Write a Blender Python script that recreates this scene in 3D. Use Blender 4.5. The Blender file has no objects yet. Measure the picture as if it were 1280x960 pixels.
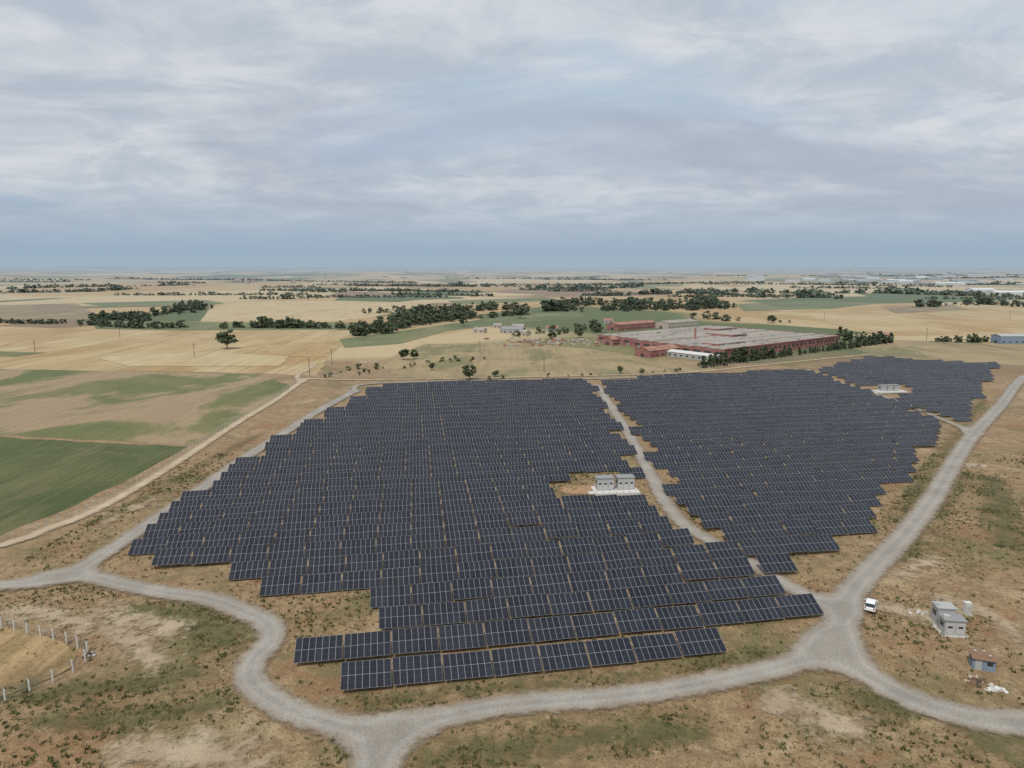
import bpy, math, random
import numpy as np
from mathutils import Vector
rng=np.random.default_rng(7); random.seed(7)
FPX=880.0; H=65.0; P=math.radians(9.48)
cP,sP=math.cos(P),math.sin(P)
scene=bpy.context.scene
# pixel unprojection: maps a camera-frame pixel to a point on the ground plane (metres)
def G(px,py):
    u=(px-640)/FPX; v=(480-py)/FPX
    t=H/-( -sP+v*cP)
    return np.array([u*t,(cP+v*sP)*t])
def GL(l): return np.array([G(a,b) for a,b in l])
def sstep(a,b,x):
    t=np.clip((x-a)/(b-a),0,1); return t*t*(3-2*t)
def height(x,y):
    x=np.asarray(x,float); y=np.asarray(y,float); r=np.hypot(x,y)
    s1=np.sin(x/310+1.3*np.sin(y/520))*np.sin(y/430+.8*np.sin(x/700)+1)
    s2=np.sin(x/1100+2+np.sin(y/1900))*np.sin(y/950+.6)
    s3=np.sin(x/3100+1+np.sin(y/6000))*np.cos(y/4100+.5)
    left=sstep(-200,-2200,x)
    return (sstep(1350,3500,r)*(5*s1+7*s2+left*10*(1+s2))+sstep(5000,16000,r)*(28*s3+10*s2+10))
# ---------------- node helpers ----------------
class NT:
    def __init__(s,name):
        s.m=bpy.data.materials.new(name); s.m.use_nodes=True; s.t=s.m.node_tree; s.t.nodes.clear()
    def n(s,typ,**k):
        nd=s.t.nodes.new(typ)
        for a,b in k.items(): setattr(nd,a,b)
        return nd
    def l(s,a,b): s.t.links.new(a,b)
    def val(s,sock,v):
        if hasattr(v,'is_linked') or isinstance(v,bpy.types.NodeSocket): s.l(v,sock)
        else:
            if isinstance(v,(tuple,list)) and len(v)==3 and sock.type=='RGBA': v=(*v,1)
            sock.default_value=v
    def math(s,op,a,b=None,c=None,clamp=False):
        nd=s.n('ShaderNodeMath',operation=op,use_clamp=clamp); s.val(nd.inputs[0],a)
        if b is not None: s.val(nd.inputs[1],b)
        if c is not None: s.val(nd.inputs[2],c)
        return nd.outputs[0]
    def mix(s,f,a,b,blend='MIX'):
        nd=s.n('ShaderNodeMix',data_type='RGBA',blend_type=blend)
        s.val(nd.inputs[0],f); s.val(nd.inputs[6],a); s.val(nd.inputs[7],b); return nd.outputs[2]
    def pos(s): return s.n('ShaderNodeNewGeometry').outputs['Position']
    def mapping(s,v,loc=(0,0,0),rot=(0,0,0),sc=(1,1,1)):
        nd=s.n('ShaderNodeMapping'); s.l(v,nd.inputs[0]); nd.inputs[1].default_value=loc; nd.inputs[2].default_value=rot; nd.inputs[3].default_value=sc
        return nd.outputs[0]
    def noise(s,v,scale,detail=4,rough=.55,dist=0):
        nd=s.n('ShaderNodeTexNoise'); s.l(v,nd.inputs['Vector']); nd.inputs['Scale'].default_value=scale
        nd.inputs['Detail'].default_value=detail; nd.inputs['Roughness'].default_value=rough; nd.inputs['Distortion'].default_value=dist
        return nd.outputs[0]
    def ramp(s,f,stops,interp='LINEAR'):
        nd=s.n('ShaderNodeValToRGB'); cr=nd.color_ramp; cr.interpolation=interp
        while len(cr.elements)<len(stops): cr.elements.new(.5)
        for e,(p,c) in zip(cr.elements,stops):
            e.position=p; e.color=(*c,1) if not isinstance(c,(int,float)) else (c,c,c,1)
        s.l(f,nd.inputs[0]); return nd.outputs[0]
    def sm(s,x,a,b):
        nd=s.n('ShaderNodeMapRange',interpolation_type='SMOOTHSTEP'); s.val(nd.inputs[0],x)
        nd.inputs[1].default_value=a; nd.inputs[2].default_value=b; return nd.outputs[0]
    def dist(s):
        nd=s.n('ShaderNodeVectorMath',operation='LENGTH'); s.l(s.pos(),nd.inputs[0]); return nd.outputs['Value']
    def haze(s,col,D=7000.):  # aerial haze painted into the base colour by distance from the origin
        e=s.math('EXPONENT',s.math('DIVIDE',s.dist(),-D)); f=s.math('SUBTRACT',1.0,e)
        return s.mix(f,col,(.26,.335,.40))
    def bsdf(s,col,rough=.9,spec=.2,metal=0,normal=None,alpha=None,haze=True):
        if haze:
            if not isinstance(col,bpy.types.NodeSocket):
                rg=s.n('ShaderNodeRGB'); rg.outputs[0].default_value=(*col,1); col=rg.outputs[0]
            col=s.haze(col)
        b=s.n('ShaderNodeBsdfPrincipled'); s.val(b.inputs['Base Color'],col); s.val(b.inputs['Roughness'],rough)
        b.inputs['Specular IOR Level'].default_value=spec; s.val(b.inputs['Metallic'],metal)
        if normal is not None: s.l(normal,b.inputs['Normal'])
        out=s.n('ShaderNodeOutputMaterial'); sh=b.outputs[0]
        if alpha is not None:
            tr=s.n('ShaderNodeBsdfTransparent'); mx=s.n('ShaderNodeMixShader'); s.l(alpha,mx.inputs[0]); s.l(tr.outputs[0],mx.inputs[1]); s.l(sh,mx.inputs[2]); sh=mx.outputs[0]
        s.l(sh,out.inputs[0]); return s.m
    def bump(s,h,strength=.5,d=.1):
        nd=s.n('ShaderNodeBump'); nd.inputs['Strength'].default_value=strength; nd.inputs['Distance'].default_value=d; s.l(h,nd.inputs['Height']); return nd.outputs[0]
_pc={}
def plain(name,c,rough=.8,spec=.3,metal=0,var=.25,sc=1.5):
    if name in _pc: return _pc[name]
    t=NT(name); n=t.noise(t.pos(),sc,3)
    lo=tuple(x*(1-var) for x in c); hi=tuple(min(1,x*(1+var)) for x in c)
    _pc[name]=t.bsdf(t.mix(n,lo,hi),rough,spec,metal); return _pc[name]
# ---------------- mesh helpers ----------------
def link(o): scene.collection.objects.link(o); return o
def quads_mesh(name,V,Q,mats,midx=None,attr=None):
    me=bpy.data.meshes.new(name); V=np.ascontiguousarray(V,dtype=np.float32); Q=np.ascontiguousarray(Q,dtype=np.int32)
    me.vertices.add(len(V)); me.vertices.foreach_set('co',V.ravel())
    me.loops.add(len(Q)*4); me.polygons.add(len(Q))
    me.polygons.foreach_set('loop_start',np.arange(0,len(Q)*4,4,dtype=np.int32))
    me.loops.foreach_set('vertex_index',Q.ravel())
    for m in mats: me.materials.append(m)
    if midx is not None: me.polygons.foreach_set('material_index',np.asarray(midx,dtype=np.int32))
    me.update(calc_edges=True)
    if attr:
        for k,a in attr.items():
            at=me.attributes.new(k,'FLOAT','POINT'); at.data.foreach_set('value',np.asarray(a,dtype=np.float32))
    return link(bpy.data.objects.new(name,me))
class MB:
    def __init__(s): s.V=[];s.F=[];s.M=[];s.U=[]
    def face(s,pts,m=0,uv=None):
        i=len(s.V); s.V+= [tuple(p) for p in pts]; s.F.append(tuple(range(i,i+len(pts)))); s.M.append(m); s.U+= uv if uv else [(0,0)]*len(pts)
    def hexa(s,b,t,m=0,mt=None,skipb=False):
        for i in range(4):
            j=(i+1)%4; s.face([b[i],b[j],t[j],t[i]],m)
        s.face(t,m if mt is None else mt)
        if not skipb: s.face(b[::-1],m)
    def box(s,x,y,z,sx,sy,sz,m=0,mt=None,rot=0):
        c,si=math.cos(rot),math.sin(rot); q=[]
        for a,b in ((-.5,-.5),(.5,-.5),(.5,.5),(-.5,.5)):
            lx,ly=a*sx,b*sy; q.append((x+lx*c-ly*si,y+lx*si+ly*c))
        s.hexa([(p[0],p[1],z) for p in q],[(p[0],p[1],z+sz) for p in q],m,mt)
    def gable(s,x,y,z,sx,sy,rise,m,mw,over=.3,th=.15):
        hx=sx/2+over; hy=sy/2+over; k=rise/(sy/2); zl=z-over*k
        s.face([(x-sx/2,y-sy/2,z),(x-sx/2,y,z+rise),(x-sx/2,y+sy/2,z)],mw)
        s.face([(x+sx/2,y-sy/2,z),(x+sx/2,y+sy/2,z),(x+sx/2,y,z+rise)],mw)
        for sg in (-1,1):
            a=[(x-hx,y+sg*hy,zl+.02),(x+hx,y+sg*hy,zl+.02),(x+hx,y,z+rise+.02),(x-hx,y,z+rise+.02)]
            if sg>0: a=a[::-1]
            s.hexa(a,[(p[0],p[1],p[2]+th) for p in a],m)
    def cyl(s,p0,p1,r0,r1,n=8,m=0,cap=True):
        p0=Vector(p0);p1=Vector(p1);d=(p1-p0).normalized(); a=d.orthogonal().normalized(); b=d.cross(a)
        A=[p0+(a*math.cos(2*math.pi*i/n)+b*math.sin(2*math.pi*i/n))*r0 for i in range(n)]
        B=[p1+(a*math.cos(2*math.pi*i/n)+b*math.sin(2*math.pi*i/n))*r1 for i in range(n)]
        for i in range(n):
            j=(i+1)%n; s.face([A[i],A[j],B[j],B[i]],m)
        if cap: s.face(B,m); s.face(A[::-1],m)
    def obj(s,name,mats,loc=(0,0,0),rot=0,uv=False):
        me=bpy.data.meshes.new(name); me.from_pydata(s.V,[],s.F)
        for m in mats: me.materials.append(m)
        me.polygons.foreach_set('material_index',s.M)
        if uv:
            l=me.uv_layers.new(name='UVMap'); l.data.foreach_set('uv',np.array(s.U,dtype=np.float32).ravel())
        me.update(); o=link(bpy.data.objects.new(name,me)); o.location=loc; o.rotation_euler[2]=rot; return o
def catmull(pts,n=10):
    pts=np.asarray(pts); P0=np.vstack([2*pts[0]-pts[1],pts,2*pts[-1]-pts[-2]]); out=[]
    for i in range(1,len(P0)-2):
        a,b,c,d=P0[i-1:i+3]
        for k in range(n):
            t=k/n; out.append(.5*((2*b)+(c-a)*t+(2*a-5*b+4*c-d)*t*t+(3*b-a-3*c+d)*t**3))
    out.append(P0[-2]); return np.array(out)
def line_dist(X,Y,pts,hw):
    D=np.full(X.shape,1e9)
    if len(pts)==1: return np.hypot(X-pts[0][0],Y-pts[0][1])-hw
    for a,b in zip(pts[:-1],pts[1:]):
        v=b-a; L=v@v+1e-9; t=np.clip(((X-a[0])*v[0]+(Y-a[1])*v[1])/L,0,1)
        D=np.minimum(D,np.hypot(X-a[0]-t*v[0],Y-a[1]-t*v[1]))
    return D-hw
def sdf_of(X,Y,lines,k=4.):
    D=None
    for pts,hw in lines:
        d=line_dist(X,Y,pts,hw)
        if D is None: D=d
        else:
            h=np.clip(.5+.5*(D-d)/k,0,1); D=D*(1-h)+d*h-k*h*(1-h)
    return D
def sdf_sheet(name,lines,mat,z,res=.8,margin=1.5,k=4.):
    allp=np.vstack([np.asarray(p) for p,_ in lines]); mh=max(h for _,h in lines)+margin+2
    x0,y0=allp.min(0)-mh; x1,y1=allp.max(0)+mh
    xs=np.arange(x0,x1,res); ys=np.arange(y0,y1,res); X,Y=np.meshgrid(xs,ys)
    D=sdf_of(X,Y,lines,k)
    cm=np.minimum.reduce([D[:-1,:-1],D[1:,:-1],D[:-1,1:],D[1:,1:]])<margin
    nx=len(xs); I,J=np.nonzero(cm); a=I*nx+J
    Q=np.stack([a,a+1,a+nx+1,a+nx],1); used,inv=np.unique(Q,return_inverse=True); Q=inv.reshape(-1,4)
    V=np.stack([X.ravel()[used],Y.ravel()[used],np.full(len(used),z)],1)
    return quads_mesh(name,V,Q,[mat],attr={'sdf':D.ravel()[used]})
def inpoly(x,y,poly):
    c=False; n=len(poly); j=n-1
    for i in range(n):
        if (poly[i][1]>y)!=(poly[j][1]>y) and x<(poly[j][0]-poly[i][0])*(y-poly[i][1])/(poly[j][1]-poly[i][1])+poly[i][0]: c=not c
        j=i
    return c
# ---------------- materials ----------------
WHEAT=(.47,.33,.165); PALE=(.53,.41,.235); GREEN=(.12,.14,.05); BROWN=(.27,.18,.10); GOLD=(.42,.275,.12)
def mat_ground():
    t=NT('dry_grassland_and_fields'); p=t.pos()
    n1=t.noise(p,.03,5,.68,.6); n2=t.noise(p,.3,4,.7); n3=t.noise(p,2.2,4,.75)
    soil=t.mix(t.sm(n2,.35,.65),(.255,.165,.09),(.375,.26,.145))
    soil=t.mix(t.math('MULTIPLY',t.sm(n1,.49,.62),.7),soil,(.155,.14,.06))
    n4=t.noise(t.mapping(p,loc=(90,40,3)),.06,6,.72,.6)
    soil=t.mix(t.math('MULTIPLY',t.sm(n4,.55,.68),.8),soil,(.46,.345,.21))
    soil=t.mix(t.math('MULTIPLY',t.sm(n4,.47,.36),.7),soil,(.29,.155,.08))
    soil=t.mix(t.math('MULTIPLY',t.sm(n3,.50,.62),.7),soil,(.12,.095,.045))
    n5=t.noise(t.mapping(p,loc=(5,9,3)),.9,5,.78); soil=t.mix(t.math('MULTIPLY',t.sm(n5,.56,.66),.55),soil,(.47,.36,.22))
    soil=t.mix(t.math('MULTIPLY',t.sm(n5,.44,.34),.55),soil,(.13,.11,.05))
    def fields(scale,rot,sc,off):
        w=t.mapping(p,loc=off,rot=(0,0,rot),sc=sc)
        v=t.n('ShaderNodeTexVoronoi',distance='CHEBYCHEV'); v.voronoi_dimensions='2D'; t.l(w,v.inputs['Vector']); v.inputs['Scale'].default_value=scale; v.inputs['Randomness'].default_value=.85
        sx=t.n('ShaderNodeSeparateColor'); t.l(v.outputs['Color'],sx.inputs[0])
        c=t.ramp(sx.outputs[0],[(0,WHEAT),(.2,PALE),(.36,GOLD),(.47,BROWN),(.56,GREEN),(.66,WHEAT),(.80,(.22,.20,.085)),(.88,PALE)],'CONSTANT')
        return c
    fa=fields(1/170.,.5,(1,.55,1),(0,0,0)); fb=fields(1/420.,-.2,(1,.5,1),(300,100,0))
    f=t.mix(t.sm(t.noise(p,.0016,1),.48,.52),fa,fb)
    st=t.noise(t.mapping(p,rot=(0,0,.5),sc=(1,.08,1)),.05,4,.6)
    f=t.mix(t.math('MULTIPLY',st,.6),f,t.mix(1.0,f,(.60,.6,.55),'MULTIPLY'))
    far=t.sm(t.math('ADD',t.dist(),t.math('MULTIPLY',n1,60.)),520,560)
    col=t.mix(far,soil,f)
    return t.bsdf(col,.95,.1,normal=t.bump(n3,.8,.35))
def mat_field(name,c1,c2,c3=None,rot=.3,stripe=.5,patch=.02,rowsc=.35,amt3=.5,edge3=(.5,.6)):
    t=NT(name); p=t.pos(); n=t.noise(p,patch,5,.65,.8); s=t.noise(t.mapping(p,rot=(0,0,rot),sc=(1,.03,1)),rowsc,3,.6)
    col=t.mix(t.sm(n,.38,.62),c1,c2)
    if c3: col=t.mix(t.math('MULTIPLY',t.sm(t.noise(t.mapping(p,loc=(31,7,0),rot=(0,0,rot),sc=(1,.45,1)),patch*1.2,6,.62,.8),*edge3),amt3),col,c3)
    col=t.mix(t.math('MULTIPLY',t.sm(s,.4,.62),stripe),col,t.mix(1.0,col,(.66,.66,.6),'MULTIPLY'))
    g=t.noise(p,1.1,4,.75); col=t.mix(t.math('MULTIPLY',t.sm(g,.42,.66),.55),col,t.mix(1.0,col,(.5,.52,.4),'MULTIPLY'))
    return t.bsdf(col,.95,.1)
def mat_sdf(name,c1,c2,lo,hi,namp,nsc,tracks=False,maxa=1.0,speck=.4):
    t=NT(name); p=t.pos(); a=t.n('ShaderNodeAttribute',attribute_name='sdf').outputs['Fac']
    n=t.noise(p,nsc,5,.75); n2=t.noise(p,.12,4,.65); n3=t.noise(p,3.,3,.75)
    x=t.math('ADD',a,t.math('MULTIPLY',t.math('SUBTRACT',n,.5),namp))
    al=t.math('MULTIPLY',t.math('SUBTRACT',1.0,t.sm(x,lo,hi)),maxa)
    col=t.mix(t.sm(n2,.35,.65),c1,c2)
    col=t.mix(t.math('MULTIPLY',t.sm(n3,.46,.64),speck),col,tuple(v*.5 for v in c1))
    if tracks:
        tr=t.math('ABSOLUTE',t.math('ADD',a,1.7)); f=t.math('SUBTRACT',1.0,t.sm(tr,.15,.6))
        col=t.mix(t.math('MULTIPLY',t.math('MULTIPLY',f,n),.45),col,tuple(min(1,v*1.15) for v in c2))
        e=t.sm(x,-1.8,.3); col=t.mix(t.math('MULTIPLY',e,.75),col,(.28,.21,.14))
        ce=t.sm(a,-2.0,-3.2); col=t.mix(t.math('MULTIPLY',t.math('MULTIPLY',ce,n2),.6),col,(.24,.21,.165))
    return t.bsdf(col,.95,.1,alpha=al)
def mat_panel():
    t=NT('solar_glass'); uv=t.n('ShaderNodeUVMap').outputs[0]; sp=t.n('ShaderNodeSeparateXYZ'); t.l(uv,sp.inputs[0])
    def edge(o,w):
        f=t.math('FRACT',o); g=t.math('ABSOLUTE',t.math('SUBTRACT',f,.5)); return t.math('GREATER_THAN',g,.5-w)
    e=t.math('MAXIMUM',edge(sp.outputs[0],.024),edge(sp.outputs[1],.010))
    mid=edge(t.math('ADD',sp.outputs[1],.5),.008)
    fl=t.n('ShaderNodeVectorMath',operation='FLOOR'); t.l(uv,fl.inputs[0])
    wn=t.n('ShaderNodeTexWhiteNoise'); t.l(fl.outputs[0],wn.inputs[0])
    base=t.mix(wn.outputs[0],(.008,.010,.017),(.017,.020,.031))
    base=t.mix(t.math('MULTIPLY',mid,.4),base,(.12,.12,.14))
    dust=t.noise(t.pos(),.06,3); base=t.mix(t.math('MULTIPLY',dust,.045),base,(.34,.31,.28))
    col=t.mix(e,base,(.31,.315,.33)); r=t.math('MULTIPLY_ADD',e,.3,.2)
    return t.bsdf(col,r,.32,haze=False)
def mat_leaf(name,c1,c2):
    t=NT(name); p=t.pos(); n=t.noise(p,.45,2,.6); n2=t.noise(p,.03,1)
    col=t.mix(t.sm(n,.35,.65),c1,c2); col=t.mix(t.math('MULTIPLY',n2,.4),col,(.10,.105,.03))
    return t.bsdf(col,.8,.15)
def mat_brick(name,c1,c2):
    t=NT(name); n=t.noise(t.pos(),.2,4,.6); return t.bsdf(t.mix(t.sm(n,.35,.65),c1,c2),.9,.2)
def mat_roof(name,c1,c2,c3):
    t=NT(name); p=t.pos(); n=t.noise(p,.03,5,.65,.5); m=t.noise(p,.15,4,.7)
    col=t.mix(t.sm(n,.35,.6),c1,c2); col=t.mix(t.math('MULTIPLY',t.sm(m,.5,.65),.6),col,c3); return t.bsdf(col,.9,.2)
M_steel=plain('galvanised_steel',(.42,.43,.44),.5,.5,.5,.1)
M_glass=mat_panel(); M_back=plain('panel_backsheet',(.4,.4,.4),.6)
M_leaf=mat_leaf('foliage_green',(.038,.058,.020),(.095,.12,.042)); M_leafd=mat_leaf('foliage_dark',(.030,.046,.018),(.070,.092,.034))
M_bark=plain('bark',(.12,.09,.06),.9,.1)
M_white=plain('white_paint',(.72,.72,.70),.6,.3,0,.08); M_conc=plain('pale_concrete',(.48,.455,.41),.85,.2,0,.15); M_pad=plain('white_concrete',(.60,.585,.55),.85,.2,0,.12)
M_grey=plain('grey_metal_sheet',(.27,.27,.265),.6,.3,0,.12); M_dark=plain('dark_opening',(.03,.03,.035),.3,.5)
M_lgrey=plain('light_grey_render',(.40,.40,.39),.8,.2,0,.1); M_blue=plain('blue_grey_wall',(.20,.26,.33),.7,.3); M_door=plain('door_grey',(.47,.47,.46),.6,.3,0,.08)
M_red=mat_brick('red_brick',(.26,.10,.08),(.36,.165,.13)); M_tile=mat_brick('clay_roof_tiles',(.28,.125,.085),(.38,.20,.14))
M_cream=plain('cream_render',(.48,.41,.32),.85); M_rust=plain('rusty_sheet',(.22,.13,.08),.8)
M_froof=mat_roof('weathered_factory_roof',(.29,.25,.205),(.35,.31,.265),(.24,.19,.15))
# ---------------- ground ----------------
R=np.concatenate([[1.],np.geomspace(15,60000,300)]); A=np.linspace(0,2*np.pi,721)[:-1]
RR,AA=np.meshgrid(R,A,indexing='ij'); GX=RR*np.cos(AA); GY=RR*np.sin(AA); GZ=height(GX,GY)
nr,na=RR.shape; i,j=np.meshgrid(np.arange(nr-1),np.arange(na),indexing='ij'); j2=(j+1)%na
Q=np.stack([i*na+j,(i+1)*na+j,(i+1)*na+j2,i*na+j2],-1).reshape(-1,4)
g=quads_mesh('ground',np.stack([GX,GY,GZ],-1).reshape(-1,3),Q,[mat_ground()])
g.data.polygons.foreach_set('use_smooth',[True]*len(g.data.polygons))
def sheet(name,poly,mat,z):
    me=bpy.data.meshes.new(name); w=GL(poly)
    out=[]
    for a,b in zip(w,np.roll(w,-1,0)):
        d=np.hypot(*(b-a)); n=max(1,min(60,int(d/6))); nv=np.array([-(b-a)[1],(b-a)[0]])/(d+1e-9)
        for k in range(n): out.append(a+(b-a)*k/n+(nv*rng.normal(0,.6) if k else 0))
    me.from_pydata([(a,b,z) for a,b in out],[],[tuple(range(len(out)))]); me.materials.append(mat)
    me.update()
    if me.polygons[0].normal.z<0: me.flip_normals()
    return link(bpy.data.objects.new(name,me))
mw=mat_field('wheat_stubble',WHEAT,PALE,GOLD,.9,.6,.008,.2,.9); mw2=mat_field('wheat_stubble_pale',PALE,(.56,.44,.26),WHEAT,-.4,.5)
mw3=mat_field('wheat_gold',GOLD,WHEAT,PALE,.4,.5); mpad=mat_field('paddock_stubble',(.37,.25,.13),(.46,.325,.17),(.27,.18,.095),.2,.8,.03,.3,.8)
mg=mat_field('green_crop',(.095,.112,.042),(.13,.138,.055),(.17,.155,.075),-.7,.6,.03,.5,.6)
mg2=mat_field('green_crop_bright',(.135,.155,.06),(.18,.19,.085),(.27,.23,.11),.3,.4,.01)
mmix=mat_field('sparse_crop',(.135,.15,.055),(.20,.185,.08),(.36,.26,.16),.25,.3,.013,.3,.95,(.47,.56))
mdry=mat_field('dry_pasture',(.31,.235,.125),(.39,.295,.16),(.19,.175,.08),.1,.35,.02,.35,.8)
mbr=mat_field('ploughed_soil',(.24,.17,.10),(.31,.23,.135),(.38,.29,.17),.6,.4)
sheets=[('green_crop_field',[(-500,542),(0,546),(120,553),(236,558),(150,605),(60,646),(0,670),(-200,740),(-500,860)],mg),
('sparse_crop_field',[(-500,458),(0,461),(330,468),(366,484),(338,504),(240,556),(120,550),(0,543),(-500,538)],mmix),
('wheat_field',[(-500,412),(0,408),(120,412),(230,413),(420,412),(455,424),(418,436),(395,470),(330,467),(0,460),(-500,457)],mw),
('green_crop_field',[(-200,440),(0,439),(60,441),(20,446),(-200,447)],mg2),
('dry_pasture',[(530,430),(640,428),(735,436),(870,457),(905,463),(740,470),(600,472),(500,472),(470,455)],mdry),
('green_crop_field',[(425,424),(500,414),(560,405),(650,393),(720,390),(735,396),(640,404),(560,414),(500,430),(430,435)],mg2),
('wheat_field',[(905,402),(960,391),(1100,381),(1400,371),(1400,416),(1110,420),(1055,412)],mw),
('dry_pasture',[(1055,433),(1110,425),(1400,432),(1400,462),(1240,456),(1100,446)],mdry),
('ploughed_field',[(-300,376),(0,376),(95,379),(125,395),(60,402),(-300,403)],mbr),
('green_crop_field',[(60,374),(240,372),(280,379),(250,384),(130,383)],mg2),
('wheat_field',[(262,386),(300,377),(430,376),(540,379),(470,396),(400,404),(250,402)],mw2),
('wheat_field',[(545,382),(660,377),(700,380),(640,389),(560,398),(490,402)],mw3),
('green_crop_field',[(920,380),(1010,376),(1100,379),(1040,386),(930,389)],mg2),
('stubble_paddock',[(-200,782),(0,782),(45,792),(80,804),(96,820),(88,836),(66,848),(0,874),(-200,940)],mpad),
('green_crop_field',[(110,400),(260,403),(420,404),(470,408),(430,412),(230,413),(120,411)],mg2),
('ploughed_field',[(330,432),(400,428),(425,433),(410,446),(340,446)],mw3),
('dry_pasture',[(480,404),(560,399),(600,398),(540,405),(500,412)],mdry),
('wheat_field',[(120,447),(260,440),(360,446),(350,458),(160,458)],mw2),
('green_crop_field',[(560,376),(680,372),(700,375),(640,378),(570,381)],mg2),
('ploughed_field',[(1100,384),(1190,381),(1210,387),(1120,392)],mbr)]
for k,(n,pl,m) in enumerate(sheets): sheet(n,pl,m,.03+.011*k)
# ---------------- roads ----------------
def RD(l,n=8): return catmull(GL(l),n)
roads=[(RD([(-260,735),(-100,738),(0,733),(50,728),(95,714),(150,680),(200,646),(250,613),(300,577),(350,545),(400,513),(442,490)]),2.6),
(RD([(60,722),(110,722),(150,731),(200,741),(260,750),(310,768),(338,785),(336,806),(318,825),(312,848),(330,870),(370,892),(420,908),(480,918),(540,902),(620,885),(700,878),(800,869),(900,852),(980,834),(1030,815)]),2.6),
(RD([(1030,818),(1048,800),(1052,775),(1062,745),(1090,712),(1130,670),(1165,625),(1195,575),(1218,542),(1250,508),(1276,475),(1300,463)]),2.9),
(RD([(1040,800),(1060,825),(1095,852),(1150,880),(1220,900),(1290,906),(1400,905)]),3.1),
(RD([(1050,762),(1000,742),(950,712),(905,686),(862,662),(836,635),(815,598),(790,550),(768,515),(746,482)]),2.3),
(RD([(488,915),(478,935),(470,960),(460,1020)]),3.3),
(RD([(1215,542),(1190,530),(1110,498),(1020,470),(985,465)]),1.5),
(RD([(442,490),(455,481),(560,477),(742,474),(900,468),(1010,463)]),1.8)]
sdf_sheet('gravel_road',roads,mat_sdf('gravel',(.275,.25,.215),(.37,.34,.295),-.8,.8,3.2,.5,True,speck=.6),.34,res=.8,k=6.)
dirt=[(RD([(-220,735),(0,683),(60,662),(120,638),(200,592),(300,527),(345,500),(376,478),(384,474)]),1.7),
(RD([(384,474),(480,475),(740,470),(860,466),(960,456),(1090,443)]),1.3),(RD([(376,478),(372,470),(385,462),(395,455)]),1.5)]
sdf_sheet('dirt_track',dirt,mat_sdf('bare_dirt',(.42,.33,.22),(.52,.42,.29),-.9,1.0,3.0,.3),.32,res=.9,margin=2)
bare=[(RD([(975,880),(1020,895),(1050,912)]),3.5),(RD([(160,945),(230,935),(300,955)]),3.),(RD([(20,765),(80,775),(140,790),(200,830)]),2.5),(RD([(130,765),(180,775),(215,790)]),2.5),(RD([(1110,760),(1150,770),(1180,765)]),2.5),
 (RD([(1180,750),(1250,775),(1270,800)]),2.),(GL([(1215,582)]),1.5),(RD([(1120,720),(1170,700)]),1.5),(RD([(120,660),(160,640),(190,625)]),1.)]
sdf_sheet('bare_soil_patch',bare,mat_sdf('chalky_soil',(.42,.32,.21),(.53,.43,.29),-3,2.,18,.22,maxa=.8),.30,res=1.,margin=6,k=1)
verge=[(RD([(460,884),(600,862),(760,850),(900,830),(950,818)]),1.0),(RD([(540,948),(640,935),(760,925),(860,915)]),2.5),(RD([(1125,650),(1160,590),(1195,545),(1230,500)]),1.2),
 (RD([(170,765),(230,772),(285,800)]),3.5),(RD([(1130,700),(1175,640),(1210,590)]),.5),(GL([(428,943)]),1.6),(GL([(1100,880)]),2.5),(RD([(0,870),(100,865),(220,850)]),2.),(RD([(1240,935),(1290,940)]),3)
 ,(RD([(1240,600),(1262,680)]),3.),(RD([(120,655),(220,600),(320,545)]),.8),(RD([(60,900),(160,900),(270,880)]),2)]
sdf_sheet('grass_verge',verge,mat_sdf('green_weeds',(.115,.115,.048),(.18,.16,.07),-5,3.5,20,.32,maxa=.68,speck=.5),.28,res=1.,margin=6,k=1)
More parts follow.
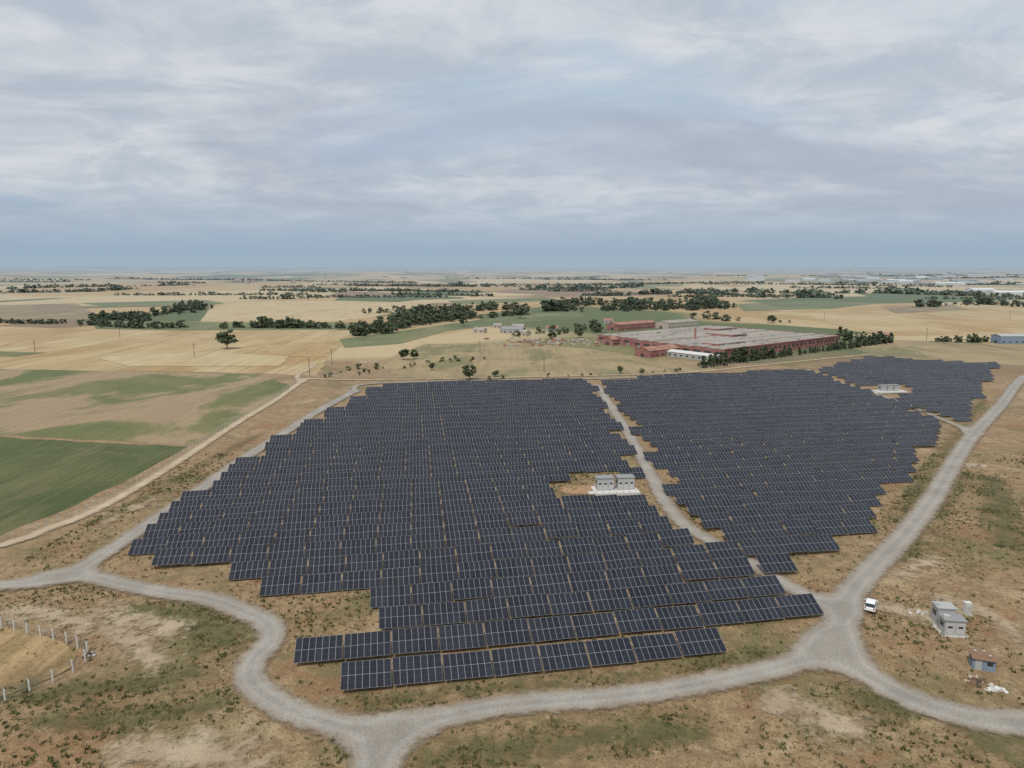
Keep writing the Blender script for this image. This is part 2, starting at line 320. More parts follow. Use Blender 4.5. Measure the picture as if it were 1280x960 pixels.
# ---------------- solar arrays ----------------
ang=math.radians(10.1); dr=np.array([math.cos(ang),math.sin(ang)]); nm=np.array([-math.sin(ang),math.cos(ang)])
PITCH=8.9; N0=101.9; TW=7.72; TP=8.0; L=4.8
polyA=GL([(474,486),(738,478),(768,540),(797,598),(835,652),(905,698),(960,740),(960,760),(470,782),(455,750),(340,746),(298,724),(190,712),(155,694),(215,640),(342,560)])
polyB=GL([(755,479),(1008,466),(1180,530),(1160,562),(1135,592),(1110,618),(1085,650),(1060,695),(1012,700),(1012,732),(955,732),(940,700),(900,676),(868,658),(846,618),(803,550)])
polyC=GL([(1022,464),(1092,450),(1246,458),(1228,490),(1206,528),(1182,527)])
holeA=GL([(704,600),(812,598),(822,628),(700,630)]); holeC=GL([(1082,484),(1138,484),(1146,499),(1078,499)])
def table(mb,s,n,hz,tilt,roll):
    ca,sa=math.cos(tilt),math.sin(tilt)
    def pt(a,b,c):
        z=hz+b*sa+c*ca+roll*a; y=b*ca-c*sa
        p=dr*(s+a)+nm*(n+y); return (p[0],p[1],z)
    w=TW/2
    b=[pt(-w,0,0),pt(w,0,0),pt(w,L,0),pt(-w,L,0)]; t=[pt(-w,0,.045),pt(w,0,.045),pt(w,L,.045),pt(-w,L,.045)]
    for i in range(4):
        j=(i+1)%4; mb.face([b[i],b[j],t[j],t[i]],1)
    mb.face(b[::-1],2); o=random.randint(0,300)*7
    mb.face(t,0,[(o,0),(o+7,0),(o+7,2),(o,2)])
    for bb in (1.0,L-1.0):
        q=[pt(-w,bb-.05,-.12),pt(w,bb-.05,-.12),pt(w,bb+.05,-.12),pt(-w,bb+.05,-.12)]; q2=[pt(-w,bb-.05,-.02),pt(w,bb-.05,-.02),pt(w,bb+.05,-.02),pt(-w,bb+.05,-.02)]
        mb.hexa(q,q2,1)
        for a in (-w+1,0,w-1):
            p=pt(a,bb,-.1); k=.06
            mb.hexa([(p[0]-k,p[1]-k,0),(p[0]+k,p[1]-k,0),(p[0]+k,p[1]+k,0),(p[0]-k,p[1]+k,0)],[(p[0]-k,p[1]-k,p[2]),(p[0]+k,p[1]-k,p[2]),(p[0]+k,p[1]+k,p[2]),(p[0]-k,p[1]+k,p[2])],1,skipb=True)
def und(s,n): return .5*math.sin(s/23+n/31)+.4*math.sin(s/11-n/17+2)+.35*math.sin(n/13+s/60)
ntab=0
def place_row(slist,n):
    global ntab
    if not slist: return
    mb=MB(); near=n<125
    for s in slist:
        hz=.74+und(s,n)*(.12 if near else .6)+random.uniform(-.1,.1)*(.8 if near else 2.6); table(mb,s,n+random.uniform(-.1,.1),max(.35,hz),math.radians(25+random.uniform(-2.5,2.5)),random.uniform(-.018,.018)); ntab+=1
    mb.obj('solar_panel_row',[M_glass,M_steel,M_back],uv=True)
def ends(a,b): return float(G(*a)@dr),float(G(*b)@dr)
front={0:ends((425,865),(897,818)),1:ends((367,832),(1017,772)),2:ends((473,790),(974,747)),3:ends((462,765),(936,722))}
for k in range(0,46):
    n=N0+PITCH*k; s=-160+((k*37)%17)/17*2.0
    if k in front:
        a,b=front[k]; cnt=int(round((b-a)/TP)); place_row([a+TP*(i+.5) for i in range(cnt)],n)
    la,lb,lc=[],[],[]
    while s<420:
        c=dr*s+nm*(n+1.5)
        if k not in front and inpoly(*c,polyA) and not inpoly(*c,holeA): la.append(s)
        elif inpoly(*c,polyC) and not inpoly(*c,holeC): lc.append(s)
        elif inpoly(*c,polyB): lb.append(s)
        s+=TP
    place_row(la,n); place_row(lb,n); place_row(lc,n)
print('tables',ntab)
# ---------------- fences, poles ----------------
def fence(pl,step=3.,h=2.,name='perimeter_fence',sm=True,pm=None,pw=.14):
    pts=RD(pl) if sm else GL(pl); mb=MB(); acc=0; posts=[]
    for a,b in zip(pts[:-1],pts[1:]):
        d=np.hypot(*(b-a)); 
        while acc<d: posts.append(a+(b-a)*acc/d); acc+=step
        acc-=d
    for i,p in enumerate(posts):
        mb.box(p[0],p[1],0,pw,pw,h,0)
        mb.cyl((p[0],p[1],h-.02),(p[0]-.25,p[1],h+.35),.06,.05,4,0)
        if i:
            q=posts[i-1]; v=p-q; l=np.hypot(*v); r=math.atan2(v[1],v[0])
            for z in (.3,.75,1.2,1.6,1.92): mb.box((p[0]+q[0])/2,(p[1]+q[1])/2,z,l-.15,.02,.02,1,rot=r)
    return mb.obj(name,[pm or M_conc,M_steel])
fence([(-220,733),(0,680),(60,659),(120,634),(200,588),(300,523),(345,497),(376,474)])
fence([(384,471),(480,472),(740,467),(860,462),(960,453),(1090,441),(1252,455),(1290,458)])
fence([(-60,900),(0,880),(40,864),(70,852),(96,838),(112,822)],3.2,2.,'field_fence',False,M_pad,.2)
fence([(-60,772),(0,785),(50,796),(90,806),(112,818)],3.2,2.,'field_fence',False,M_pad,.2)
def pole(px,py,h=10):
    mb=MB(); mb.cyl((0,0,0),(0,0,h),.22,.13,8,0); mb.box(0,0,h-.9,2.4,.16,.16,0); mb.box(0,0,h-2,1.6,.14,.14,0)
    for x in (-1.1,-.4,.4,1.1): mb.cyl((x,0,h-.75),(x,0,h-.4),.07,.05,6,1)
    x,y=G(px,py); mb.obj('utility_pole',[M_bark,M_conc],(x,y,0),random.uniform(-.4,.4))
for a in [(243,446,10),(44,441,10),(387,470,11),(680,466,10),(1158,425,11),(150,422,10),(600,441,9),(862,421,10),(1262,400,12),(415,456,11),(1030,402,11)]: pole(*a)
# ---------------- trees ----------------
def tree_tpl(h,w,ncl,nleaf,leaf,low=.28,seed=0,conif=False):
    r=np.random.default_rng(seed); V=[];Q=[];Mi=[]
    def cyl(p0,p1,r0,r1,n=5):
        mb=MB(); mb.cyl(p0,p1,r0,r1,n,1,cap=False)
        for f in mb.F:
            i=len(V); V.extend(mb.V[k] for k in f); Q.append((i,i+1,i+2,i+3)); Mi.append(1)
    cyl((0,0,0),(r.normal(0,.02*h),0,h*.55),h*.028,h*.014,6)
    for c in range(ncl):
        a=r.uniform(0,2*np.pi); zz=r.uniform(low+.05,.93); rad=w*.5*math.sqrt(max(0,1-((zz-.5)/.55)**2))*r.uniform(.35,.95)
        if conif: rad=w*.5*(1.02-zz)*r.uniform(.3,1)
        c0=np.array([math.cos(a)*rad,math.sin(a)*rad,zz*h])
        if c<6: cyl((0,0,h*(low*.7+.04*c)),tuple(c0),h*.012,h*.004,4)
        cr=w*r.uniform(.13,.22)
        for _ in range(nleaf):
            d=r.normal(0,1,3); d/=np.linalg.norm(d); q=c0+d*cr*r.uniform(.4,1.1)*np.array([1,1,.75])
            q[2]=max(q[2],.03*h)
            nrm=d+r.normal(0,.5,3); nrm/=np.linalg.norm(nrm); t=np.cross(nrm,r.normal(0,1,3)); t/=np.linalg.norm(t); b=np.cross(nrm,t); s=leaf*r.uniform(.5,1.3)/2
            i=len(V); V.extend([tuple(q-t*s-b*s*.7),tuple(q+t*s-b*s*.9),tuple(q+t*s*.8+b*s),tuple(q-t*s*.9+b*s*.8)]); Q.append((i,i+1,i+2,i+3)); Mi.append(0)
    return np.array(V),np.array(Q),np.array(Mi)
T_near=[tree_tpl(1,.85,22,60,.075,seed=s) for s in range(4)]
T_mid=[tree_tpl(1,1.15,12,14,.17,-.02,seed=10+s) for s in range(6)]
T_con=[tree_tpl(1,.6,12,14,.14,.02,seed=30+s,conif=True) for s in range(3)]
T_far=[tree_tpl(1,2.3,7,6,.5,-.05,seed=20+s) for s in range(5)]
def scatter(name,pts,hs,tpls,mats):
    VV=[];QQ=[];MM=[];off=0
    for p,h in zip(pts,hs):
        V,Q_,Mi=tpls[rng.integers(len(tpls))]; a=rng.uniform(0,6.28); c,s=math.cos(a),math.sin(a); wx=rng.uniform(.8,1.3)
        X=(V[:,0]*c-V[:,1]*s)*h*wx+p[0]; Y=(V[:,0]*s+V[:,1]*c)*h*wx+p[1]; Z=V[:,2]*h+float(height(p[0],p[1]))
        VV.append(np.stack([X,Y,Z],1)); QQ.append(Q_+off); MM.append(Mi); off+=len(V)
    return quads_mesh(name,np.vstack(VV),np.vstack(QQ),mats,np.concatenate(MM))
def belt(name,pl,h,sp,wid,tp,mat,prob=1.):
    pts=GL(pl); out=[];hs=[]
    for a,b in zip(pts[:-1],pts[1:]):
        d=np.hypot(*(b-a)); n=max(1,int(d/sp)); nv=np.array([-(b-a)[1],(b-a)[0]])/d
        for k in range(n):
            q=a+(b-a)*(k+rng.random())/n+nv*rng.normal(0,wid)
            gap=math.sin(q[0]/37+q[1]/53)+math.sin(q[0]/19-q[1]/71+1)
            if rng.random()<prob and gap>-1.5: out.append(q); hs.append(h*rng.uniform(.35,1.2)*(1+.25*gap))
    scatter(name,out,hs,tp,[mat,M_bark])
B=belt
B('tree_belt',[(112,406),(160,410),(260,410),(350,410),(430,411)],7.5,3.2,5,T_mid,M_leaf)
B('tree_belt',[(135,400),(190,393),(250,385)],9,1.5,15,T_mid,M_leafd)
B('tree_belt',[(120,400),(210,402)],9,4,8,T_mid,M_leaf)
B('hedgerow',[(-100,405),(0,404),(75,405)],5,2.5,3,T_mid,M_leafd)
B('tree_belt',[(-100,370),(0,368),(100,366),(170,362)],8,7,16,T_far,M_leafd)
B('tree_belt',[(0,363),(110,360),(240,357)],7,9,10,T_far,M_leaf)
B('tree_belt',[(440,420),(480,414),(520,406),(580,398),(650,393)],10,2.8,9,T_mid,M_leaf)
B('tree_belt',[(500,402),(540,394),(600,388),(655,386)],10,3.4,11,T_mid,M_leaf)
B('tree_belt',[(460,392),(540,385),(600,380)],6,6,8,T_mid,M_leafd,.7)
B('woodland',[(680,388),(760,388),(850,386),(925,385)],11,2.3,18,T_mid,M_leafd)
B('woodland',[(700,382),(800,380),(900,378)],10,3.2,22,T_mid,M_leaf)
B('tree_belt',[(740,370),(860,366),(960,372),(1060,372)],9,6,16,T_far,M_leafd,.8)
B('tree_belt',[(560,358),(650,359),(740,362),(800,358)],9,9,18,T_far,M_leafd,.8)
B('hedgerow',[(300,374),(400,374)],7,4,4,T_mid,M_leafd,.8)
B('hedgerow',[(400,366),(520,364)],6,7,4,T_far,M_leaf,.8)
B('tree_belt',[(890,364),(1000,367),(1100,366),(1280,372)],9,7,14,T_far,M_leaf,.8)
B('tree_belt',[(1150,384),(1220,380),(1290,384)],9,3.5,9,T_mid,M_leafd,.8)
B('tree_belt',[(870,398),(930,402),(985,404)],8,5,8,T_mid,M_leaf,.8)
B('conifer_hedge',[(872,459),(900,456),(960,448),(1010,441),(1070,434),(1112,428)],6.5,1.5,1.8,T_con,M_leafd)
B('conifer_hedge',[(1050,424),(1085,427),(1110,426)],7,2.,3,T_con,M_leafd)
B('tree_belt',[(1165,427),(1200,428),(1236,427)],6,3,3,T_mid,M_leaf)
B('tree_belt',[(640,420),(680,418),(720,416),(745,412)],6,5,12,T_mid,M_leaf,.8)
B('hedgerow',[(455,470),(500,460),(560,452),(620,448)],2.6,4,7,T_mid,M_leaf,.5)
B('hedgerow',[(600,474),(700,471),(800,468),(860,463)],2.2,5,3,T_mid,M_leaf,.5)
B('hedgerow',[(390,474),(430,466),(470,458)],2.6,4,4,T_mid,M_leaf,.6)
for (x,y,h) in [(284,436,16),(587,475,9),(505,450,8),(518,449,7),(620,471,4),(775,467,5),(802,468,4),(742,414,12),(540,463,5),(650,398,14),(580,408,12),(965,404,10),(690,424,8),(725,422,7),(475,410,13),(508,404,13)]:
    scatter('deciduous_tree',[G(x,y)],[h],T_near,[M_leaf,M_bark])
pts=[];hs=[]
for _ in range(60):
    a=rng.uniform(-.75,.75)
    if a<0 and rng.random()<.35: a=-a
    r=1500*math.exp(rng.uniform(0,1.5)); x,y=math.sin(a)*r,math.cos(a)*r; th=rng.normal(0,.3); ln=rng.uniform(150,600)*(r/2500); sp=9+r/900
    for k in range(int(ln/sp)):
        q=k*sp; pts.append((x+math.cos(th)*q,y+math.sin(th)*q+rng.normal(0,4))); hs.append(rng.uniform(3.,8))
scatter('distant_hedgerows',pts,hs,T_far,[M_leafd,M_bark]); print('far trees',len(pts))
# ---------------- buildings ----------------
def house(name,px,py,w,d,h,rise,rot,wall,roof,xy=None):
    mb=MB(); mb.box(0,0,0,w,d,h,0); mb.gable(0,0,h,w,d,rise,1,0)
    nb=max(2,int(w/5))
    for fl in range(max(1,int(h/3.5))):
        for i in range(nb):
            x=-w/2+(i+.5)*w/nb
            for sg in (-1,1): mb.box(x,sg*(d/2+.02),1+fl*3,min(2.,w/nb*.4),.06,1.2,2)
    mb.box(-w/2-.03,0,0,.06,min(3,d*.3),min(2.6,h*.7),2)
    x,y=G(px,py) if xy is None else xy
    return mb.obj(name,[wall,roof,M_dark],(x,y,float(height(x,y))),rot)
Af,Bf,Cf=G(738,429),G(905,449),G(1048,430)
rotf=math.atan2(*(Cf-Bf)[::-1]); Wf=np.hypot(*(Cf-Bf)); Df=np.hypot(*(Af-Bf))
mb=MB(); nb=14; bw=Df/nb
for i in range(nb):
    y=bw*(i+.5); hh=6.6+(.35 if i%5==2 else 0)+(.15 if i%3 else 0); inset=(0 if i<9 else 8)
    mb.box(Wf/2+inset/2,y,0,Wf-inset,bw-.02,hh,0,1); mb.gable(Wf/2+inset/2,y,hh,Wf-inset-1,bw-.6,.45,1,1,.2)
    for sx in (inset-.04,Wf+.04):
        mb.box(sx,y,3.2,.1,bw*.6,1.5,2); mb.box(sx,y-bw*.2,0,.12,2.6,2.8,3)
for i in range(26):
    x=(i+.5)*Wf/26
    mb.box(x,-.04,3.2,Wf/26*.62,.1,1.6,2); mb.box(x-Wf/52,-.1,0,.5,.25,6.5,0)
mb.box(Wf/2,-.25,6.6,Wf+.6,.4,.8,0); mb.box(Wf+.25,Df/2,6.6,.4,Df,.9,0)
for i in range(80):
    mb.box(random.uniform(8,Wf-6),bw*(random.randint(0,nb-1)+.5),6.9,random.uniform(1.5,4),1.6,1.1,random.choice([3,3,4,1]),rot=0)
for (x,y,w,d,h) in [(30,22,34,14,8.6),(90,62,22,26,8.8),(135,100,30,16,8.6)]:
    mb.box(x,y,0,w,d,h,0,1)
    mb.box(x,y-d/2-.05,h-1.2,w*.8,.1,.7,2)
mb.cyl((45,60,6),(45,60,16),.9,.7,12,0)
mb.obj('brick_factory',[M_red,M_froof,M_dark,M_grey,M_lgrey],(Bf[0],Bf[1],0),rotf)
rf=rotf
house('brick_annex_building',822,444,34,14,5,2,rf,M_red,M_tile); house('brick_annex_building',775,430,30,12,5,2,rf,M_red,M_tile)
house('warehouse',868,448,42,10,3.5,1.2,rf+math.pi/2,M_lgrey,M_pad); house('brick_annex_building',790,411,60,16,6,2,rf,M_red,M_tile)
house('warehouse',845,409,50,20,6,2,rf,M_cream,M_froof); house('farm_building',640,416,22,12,4.,2,.2,M_lgrey,M_grey)
house('site_office',1268,429,34,12,6.5,1.5,.05,M_blue,M_lgrey)
house('house',1102,424,10,8,4,2,.3,M_cream,M_tile)
for k,(x,y) in enumerate([(600,416),(655,420),(690,414),(648,411),(622,410),(760,404)]):
    house('village_house',x,y,random.uniform(8,13),random.uniform(7,9),random.uniform(3,4),2.,random.uniform(-.6,.6),random.choice([M_cream,M_lgrey]),random.choice([M_tile,M_froof,M_grey]))
for k in range(22):
    x=random.uniform(280,410); y=random.uniform(349,355)
    house('village_house',x,y,random.uniform(10,20),random.uniform(8,12),random.uniform(4,6),3,random.uniform(-.6,.6),random.choice([M_cream,M_lgrey]),M_tile)
for k in range(46):
    x=random.uniform(1060,1290) if k%3 else random.uniform(880,1290); y=random.uniform(341,356)
    house('industrial_hall',x,y,random.uniform(40,110),random.uniform(25,45),random.uniform(6,11),3,random.uniform(-.3,.3),random.choice([M_white,M_lgrey,M_lgrey]),random.choice([M_white,M_lgrey,M_grey,M_froof]))
for x,y,w in [(1262,370,90),(1225,366,60),(1180,356,80),(1130,354,60),(1010,352,50)]: house('industrial_hall',x,y,w,30,9,3,.1,M_white,M_white)
for k in range(20):
    x=random.uniform(380,900); y=random.uniform(339,350); house('village_house',x,y,random.uniform(15,40),15,6,3,random.uniform(-.5,.5),M_lgrey,random.choice([M_tile,M_lgrey]))
mb=MB()
for k in range(120):
    x,y=G(random.gauss(690,36),random.uniform(423,433)); mb.box(x,y,0,random.uniform(1,4),random.uniform(1,3),random.uniform(.4,1.6),random.choice([0,1,0,2]),rot=random.uniform(0,3))
mb.obj('storage_yard_stacks',[M_red,M_cream,M_lgrey])
mb=MB(); mb.cyl((0,0,0),(0,0,75),2.2,1.3,12,0); mb.box(0,0,74.5,3.4,9,3.6,0)
for k in range(3):
    a=math.radians(20+120*k); mb.cyl((0,-5.2,76.4),(math.sin(a)*36,-5.2,76.4+math.cos(a)*36),1.5,.25,6,0)
x,y=G(1066,346); mb.obj('wind_turbine',[M_white],(x,y,float(height(x,y))),0)
# ---------------- transformer stations ----------------
def kiosk(mb,x,y,z,w,d,h,mw=0,mr=1,n=None):
    mb.box(x,y,z,w,d,h,mw); mb.box(x,y,z+h+.003,w+.3,d+.3,.18,mr)
    n=n or max(2,int(w/1.6))
    for i in range(n): 
        mb.box(x-w/2+(i+.5)*w/n,y-d/2-.03,z+.2,w/n*.78,.06,h*.72,2); mb.box(x-w/2+(i+.5)*w/n,y-d/2-.07,z+h*.5,w/n*.45,.04,h*.14,3)
    for s in (-1,1): mb.box(x+s*(w/2+.03),y,z+h*.5,.06,d*.5,h*.25,3)
smats=[M_lgrey,M_grey,M_door,M_dark,M_pad,M_steel]
def station(px,py,rot,n=2,w=5.6,pad=(14,7),h=3.6,gap=.8):
    mb=MB(); mb.box(0,0,0,pad[0],pad[1],.7,4); mb.box(-pad[0]/2-.8,-1,0,1.6,2,.35,4)
    for i in range(n): kiosk(mb,(i-(n-1)/2)*(w+gap),.9,.703,w,3.0,h)
    for i in range(int(pad[0]/2)+1): mb.cyl((-pad[0]/2+.1+i*1.95,-pad[1]/2+.1,.7),(-pad[0]/2+.1+i*1.95,-pad[1]/2+.1,1.7),.04,.04,4,5)
    mb.box(0,-pad[1]/2+.1,1.65,pad[0]-.2,.05,.05,5)
    x,y=G(px,py); return mb.obj('transformer_station',smats,(x,y,.36),rot)
station(769,616,ang*.6,2,4.9,(13,7.2),3.5,1.2); station(1112,491,ang,3,3.,(16,7),2.8)
sdf_sheet('bare_soil_patch',[(GL([(718,613),(775,613)]),4.5)],mat_sdf('orange_soil',(.36,.215,.12),(.42,.265,.155),-1.5,1,4,.4),.26,res=.8,margin=3)
mb=MB(); mb.box(0,0,0,4.5,7.0,.2,6); kiosk(mb,.1,-1.7,.203,3.5,2.4,2.6,n=2); kiosk(mb,.2,1.8,.203,3.1,2.5,3.2,mr=0,n=2)
mb.box(-1,-1.7,3.0,1.0,.7,.4,2); mb.box(-1.2,1.9,3.6,.9,.7,.35,0)
x,y=G(1191,792); mb.obj('transformer_station',smats+[M_conc],(x,y+2,0),-.12)
mb=MB(); mb.box(0,0,0,1.6,1.4,.2,4); mb.box(0,0,.203,1.1,.9,2.2,4); mb.box(0,0,2.406,1.25,1.05,.08,4); mb.box(0,-.47,.4,.9,.05,1.6,2); mb.box(.2,-.5,1.3,.1,.04,.2,3)
x,y=G(1208,768); mb.obj('electrical_cabinet',smats,(x,y,0),-.1)
mb=MB(); mb.box(0,0,0,3.2,2.4,1.9,0)
mb.hexa([(-1.8,-1.5,1.92),(1.8,-1.5,1.92),(1.8,1.5,2.25),(-1.8,1.5,2.25)],[(-1.8,-1.5,2.0),(1.8,-1.5,2.0),(1.8,1.5,2.33),(-1.8,1.5,2.33)],1)
mb.box(-.8,-1.23,0,.9,.06,1.75,2); mb.box(.8,-1.23,1,.8,.06,.6,3); mb.box(-1.63,0,1,.06,.8,.6,3)
for bx,by in ((-1,.6),(.9,-.5),(.3,.9)): mb.box(bx,by,2.3,.4,.3,.2,4,rot=bx)
x,y=G(1232,838); mb.obj('blue_shed',[M_blue,M_rust,M_lgrey,M_dark,M_conc],(x,y+1,0),-.35)
def pile(name,px,py,n,sp,mats,zs=.5):
    mb=MB()
    for k in range(n):
        a,b=random.gauss(0,sp),random.gauss(0,sp*.6); s=random.uniform(.1,.4)
        z0=random.uniform(0,zs)*math.exp(-(a*a+b*b)/(sp*sp)); c=random.randint(0,len(mats)-1)
        bt=[(a+s*random.uniform(.6,1.2)*dx,b+s*random.uniform(.6,1.2)*dy,z0) for dx,dy in ((-1,-1),(1,-1),(1,1),(-1,1))]
        mb.hexa(bt,[(p[0]*.75+a*.25,p[1]*.75+b*.25,z0+s*random.uniform(.4,1)) for p in bt],c)
    x,y=G(px,py); mb.obj(name,mats,(x,y,0),0)
pile('timber_pile',1218,850,60,1.0,[M_rust,M_bark,M_cream],.8); pile('rubble_pile',1244,862,30,.7,[M_white,M_lgrey,M_conc],.5)
pile('rubble_pile',1145,768,22,1.4,[M_pad,M_conc],.2); pile('rubble_pile',112,820,22,.7,[M_conc,M_bark,M_bark],.7)
pile('rubble_pile',1217,582,20,1.5,[M_pad,M_conc],.3)
# ---------------- car ----------------
M_carp=plain('white_car_paint',(.82,.82,.81),.25,.5,0,.02); M_tyre=plain('tyre_rubber',(.02,.02,.02),.8); M_cg=plain('car_glass',(.02,.025,.03),.08,.6,0,.05)
M_lampr=plain('tail_lamp',(.4,.02,.02),.3); M_lampw=plain('head_lamp',(.7,.7,.68),.2)
mb=MB(); S=[(-2.25,.80,.45,.85),(-2.15,.90,.32,1.02),(-1.2,.93,.28,1.05),(.8,.93,.28,1.03),(1.6,.90,.28,.95),(2.1,.84,.33,.82),(2.25,.70,.42,.70)]
def ring(x,w,a,b): return [(x,-w*.96,a),(x,-w,(a+b)*.5),(x,-w*.93,b-.03),(x,-w*.8,b),(x,w*.8,b),(x,w*.93,b-.03),(x,w,(a+b)*.5),(x,w*.96,a)]
rs=[ring(*s) for s in S]
for a,b in zip(rs[:-1],rs[1:]):
    for i in range(8):
        j=(i+1)%8; mb.face([a[i],b[i],b[j],a[j]],0)
mb.face(rs[0],0); mb.face(rs[-1][::-1],0)
C=[(-2.1,.80,1.02,1.04),(-1.75,.72,1.02,1.56),(-.9,.70,1.02,1.66),(.2,.70,1.02,1.62),(.95,.78,1.0,1.03)]
def cr(x,w,a,b): return [(x,-.86,a),(x,-w,b-.05),(x,-w*.85,b),(x,w*.85,b),(x,w,b-.05),(x,.86,a)]
cs=[cr(*s) for s in C]
for k,(a,b) in enumerate(zip(cs[:-1],cs[1:])):
    for i in range(5):
        glass=(k in(0,3) and i in (1,2,3)) 
        mb.face([a[i],b[i],b[i+1],a[i+1]],1 if glass else 0)
for sg in (-1,1):
    for x0,x1 in ((-1.65,-.95),(-.85,-.1),(0,.62)):
        xt=x1 if x0<0 else .25
        p=[(x0,sg*.865,1.1),(x1,sg*.865,1.1),(xt,sg*.745,1.48),(x0,sg*.745,1.48)]
        mb.face(p if sg<0 else p[::-1],1)
    for x in (-1.4,1.4):
        mb.cyl((x,sg*.72,.34),(x,sg*.955,.34),.34,.34,18,2); mb.cyl((x,sg*.94,.34),(x,sg*.965,.34),.2,.18,12,5)
    mb.box(-2.2,sg*.68,.75,.14,.22,.25,3); mb.box(2.14,sg*.6,.62,.16,.3,.14,4); mb.box(.75,sg*1.0,1.0,.14,.2,.14,0)
mb.box(2.2,0,.42,.1,.9,.16,1)
x,y=G(1088,762); o=mb.obj('parked_car',[M_carp,M_cg,M_tyre,M_lampr,M_lampw,M_steel],(x,y,.35),math.radians(58)); o.scale=(1.08,1.08,1.08)
# ---------------- weeds ----------------
def tufts(name,n,mat,hmin,hmax,density,region):
    out=[]
    while len(out)<n:
        X=rng.uniform(region[0],region[1],6000); Y=rng.uniform(region[2],region[3],6000)
        keep=(rng.random(6000)<density(X,Y))&(sdf_of(X,Y,roads[:6])>.4)&(np.abs(X)<Y*.78+6)
        out+=list(zip(X[keep],Y[keep]))
    out=np.array(out[:n]); N=len(out); per=5
    base=np.repeat(out,per,0)+rng.normal(0,.16,(N*per,2)); hgt=np.repeat(rng.uniform(hmin,hmax,N),per)*rng.uniform(.5,1.2,N*per)
    a=rng.uniform(0,6.28,N*per); w=hgt*rng.uniform(.25,.6,N*per); lx=rng.normal(0,.35,N*per)*hgt; ly=rng.normal(0,.35,N*per)*hgt
    dx,dy=np.cos(a)*w,np.sin(a)*w; z0=np.zeros(N*per)
    V=np.stack([np.stack([base[:,0]-dx,base[:,1]-dy,z0],1),np.stack([base[:,0]+dx,base[:,1]+dy,z0],1),np.stack([base[:,0]+dx*.6+lx,base[:,1]+dy*.6+ly,hgt],1),np.stack([base[:,0]-dx*.5+lx,base[:,1]-dy*.5+ly,hgt*.9],1)],1).reshape(-1,3)
    quads_mesh(name,V,np.arange(len(V)).reshape(-1,4),[mat])
def nz(X,Y,s,o): return .5+.25*(np.sin(X/s+o+1.5*np.sin(Y/s*.7+o))+np.sin(Y/s*1.3+o*2+1.2*np.sin(X/s*.9)))
M_wg=mat_leaf('weed_green',(.08,.09,.032),(.15,.15,.055)); M_wd=mat_leaf('dry_straw',(.24,.18,.095),(.38,.29,.16))
def dv(X,Y): return np.where(sdf_of(X,Y,verge,1.)<1.5,nz(X,Y,3,2)**1.5,.04+.25*sstep(.6,.85,nz(X,Y,9,1)))
tufts('weeds',10000,M_wg,.12,.48,dv,(-110,190,82,240))
tufts('dry_grass_tufts',14000,M_wd,.1,.36,lambda X,Y:.15+.8*sstep(.3,.8,nz(X,Y,6,3)),(-110,190,82,220))
# ---------------- world ----------------
w=bpy.data.worlds.new('World'); scene.world=w; w.use_nodes=True; nt=w.node_tree; nt.nodes.clear()
t=NT('tmp'); bpy.data.materials.remove(t.m); t.t=nt
SE,SAZ=math.radians(58),math.radians(205)
sky=t.n('ShaderNodeTexSky',sky_type='NISHITA',sun_disc=False,sun_elevation=SE,sun_rotation=SAZ); sky.dust_density=3
dv_=t.n('ShaderNodeTexCoord').outputs['Generated']; sp=t.n('ShaderNodeSeparateXYZ'); t.l(dv_,sp.inputs[0]); z=t.math('MAXIMUM',sp.outputs[2],0.)
den=t.math('ADD',z,.16); cb=t.n('ShaderNodeCombineXYZ'); t.l(t.math('DIVIDE',sp.outputs[0],den),cb.inputs[0]); t.l(t.math('DIVIDE',sp.outputs[1],den),cb.inputs[1])
pv=cb.outputs[0]
grad=t.ramp(z,[(0,(.36,.47,.56)),(.02,(.335,.445,.56)),(.08,(.36,.465,.59)),(.16,(.44,.53,.65)),(.3,(.42,.56,.69)),(1,(.34,.47,.64))])
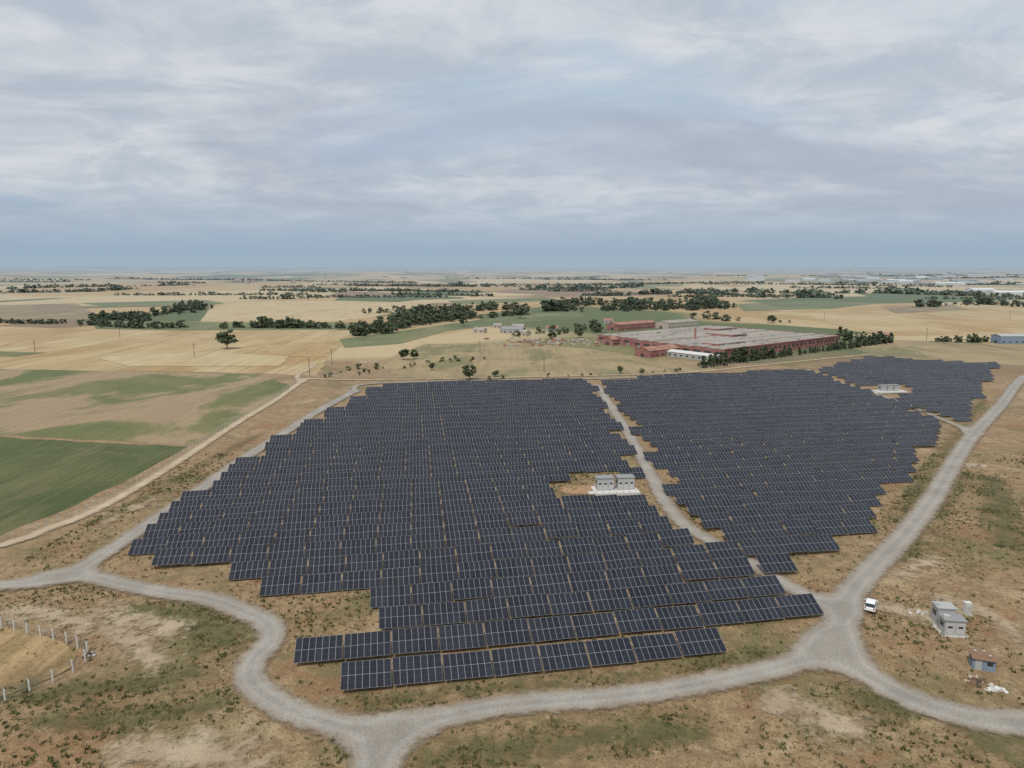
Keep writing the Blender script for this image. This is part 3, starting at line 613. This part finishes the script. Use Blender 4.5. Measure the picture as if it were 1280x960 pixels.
n1=t.noise(t.mapping(pv,loc=(3.1,1.7,0),rot=(0,0,.2),sc=(.6,.8,1)),.9,8,.56,.5)
n2=t.noise(t.mapping(pv,loc=(8,2.6,4),rot=(0,0,.25),sc=(.55,.9,1)),1.1,7,.58,.5)
n3=t.noise(t.mapping(pv,loc=(1,6,2),rot=(0,0,.1),sc=(.9,1,1)),2.6,9,.62,.5)
c1=t.math('MULTIPLY',t.sm(n1,.27,.50),t.sm(z,.01,.13)); cc=t.mix(t.sm(n3,.34,.66),(.50,.555,.625),(.72,.74,.765))
col=t.mix(t.math('MULTIPLY',c1,.94),grad,cc)
c2=t.math('MULTIPLY',t.math('MULTIPLY',t.sm(n2,.44,.66),t.sm(z,.02,.09)),t.math('SUBTRACT',1.0,t.sm(z,.15,.33))); col=t.mix(t.math('MULTIPLY',c2,.75),col,(.39,.445,.535))
sc_=t.n('ShaderNodeVectorMath',operation='SCALE'); t.l(col,sc_.inputs[0]); sc_.inputs['Scale'].default_value=10.
mixd=t.mix(.95,sky.outputs[0],sc_.outputs[0]); bg=t.n('ShaderNodeBackground'); t.l(mixd,bg.inputs[0]); bg.inputs[1].default_value=.1
ow=t.n('ShaderNodeOutputWorld'); t.l(bg.outputs[0],ow.inputs[0])
sl=bpy.data.lights.new('sun','SUN'); sl.energy=2.5; sl.angle=math.radians(3); sl.color=(1,.95,.87); so=link(bpy.data.objects.new('sun',sl))
sd=Vector((math.sin(SAZ)*math.cos(SE),math.cos(SAZ)*math.cos(SE),math.sin(SE))); so.rotation_euler=(-sd).to_track_quat('-Z','Y').to_euler(); so.location=sd*500
# ---------------- camera ----------------
cam=bpy.data.cameras.new('camera'); co=link(bpy.data.objects.new('camera',cam)); co.location=(0,0,H); co.rotation_euler=(math.pi/2-P,0,0)
cam.sensor_width=36; cam.lens=36*FPX/1280; cam.clip_start=.5; cam.clip_end=150000; scene.camera=co
scene.view_settings.view_transform='Standard'; scene.view_settings.look='None'; scene.view_settings.exposure=0
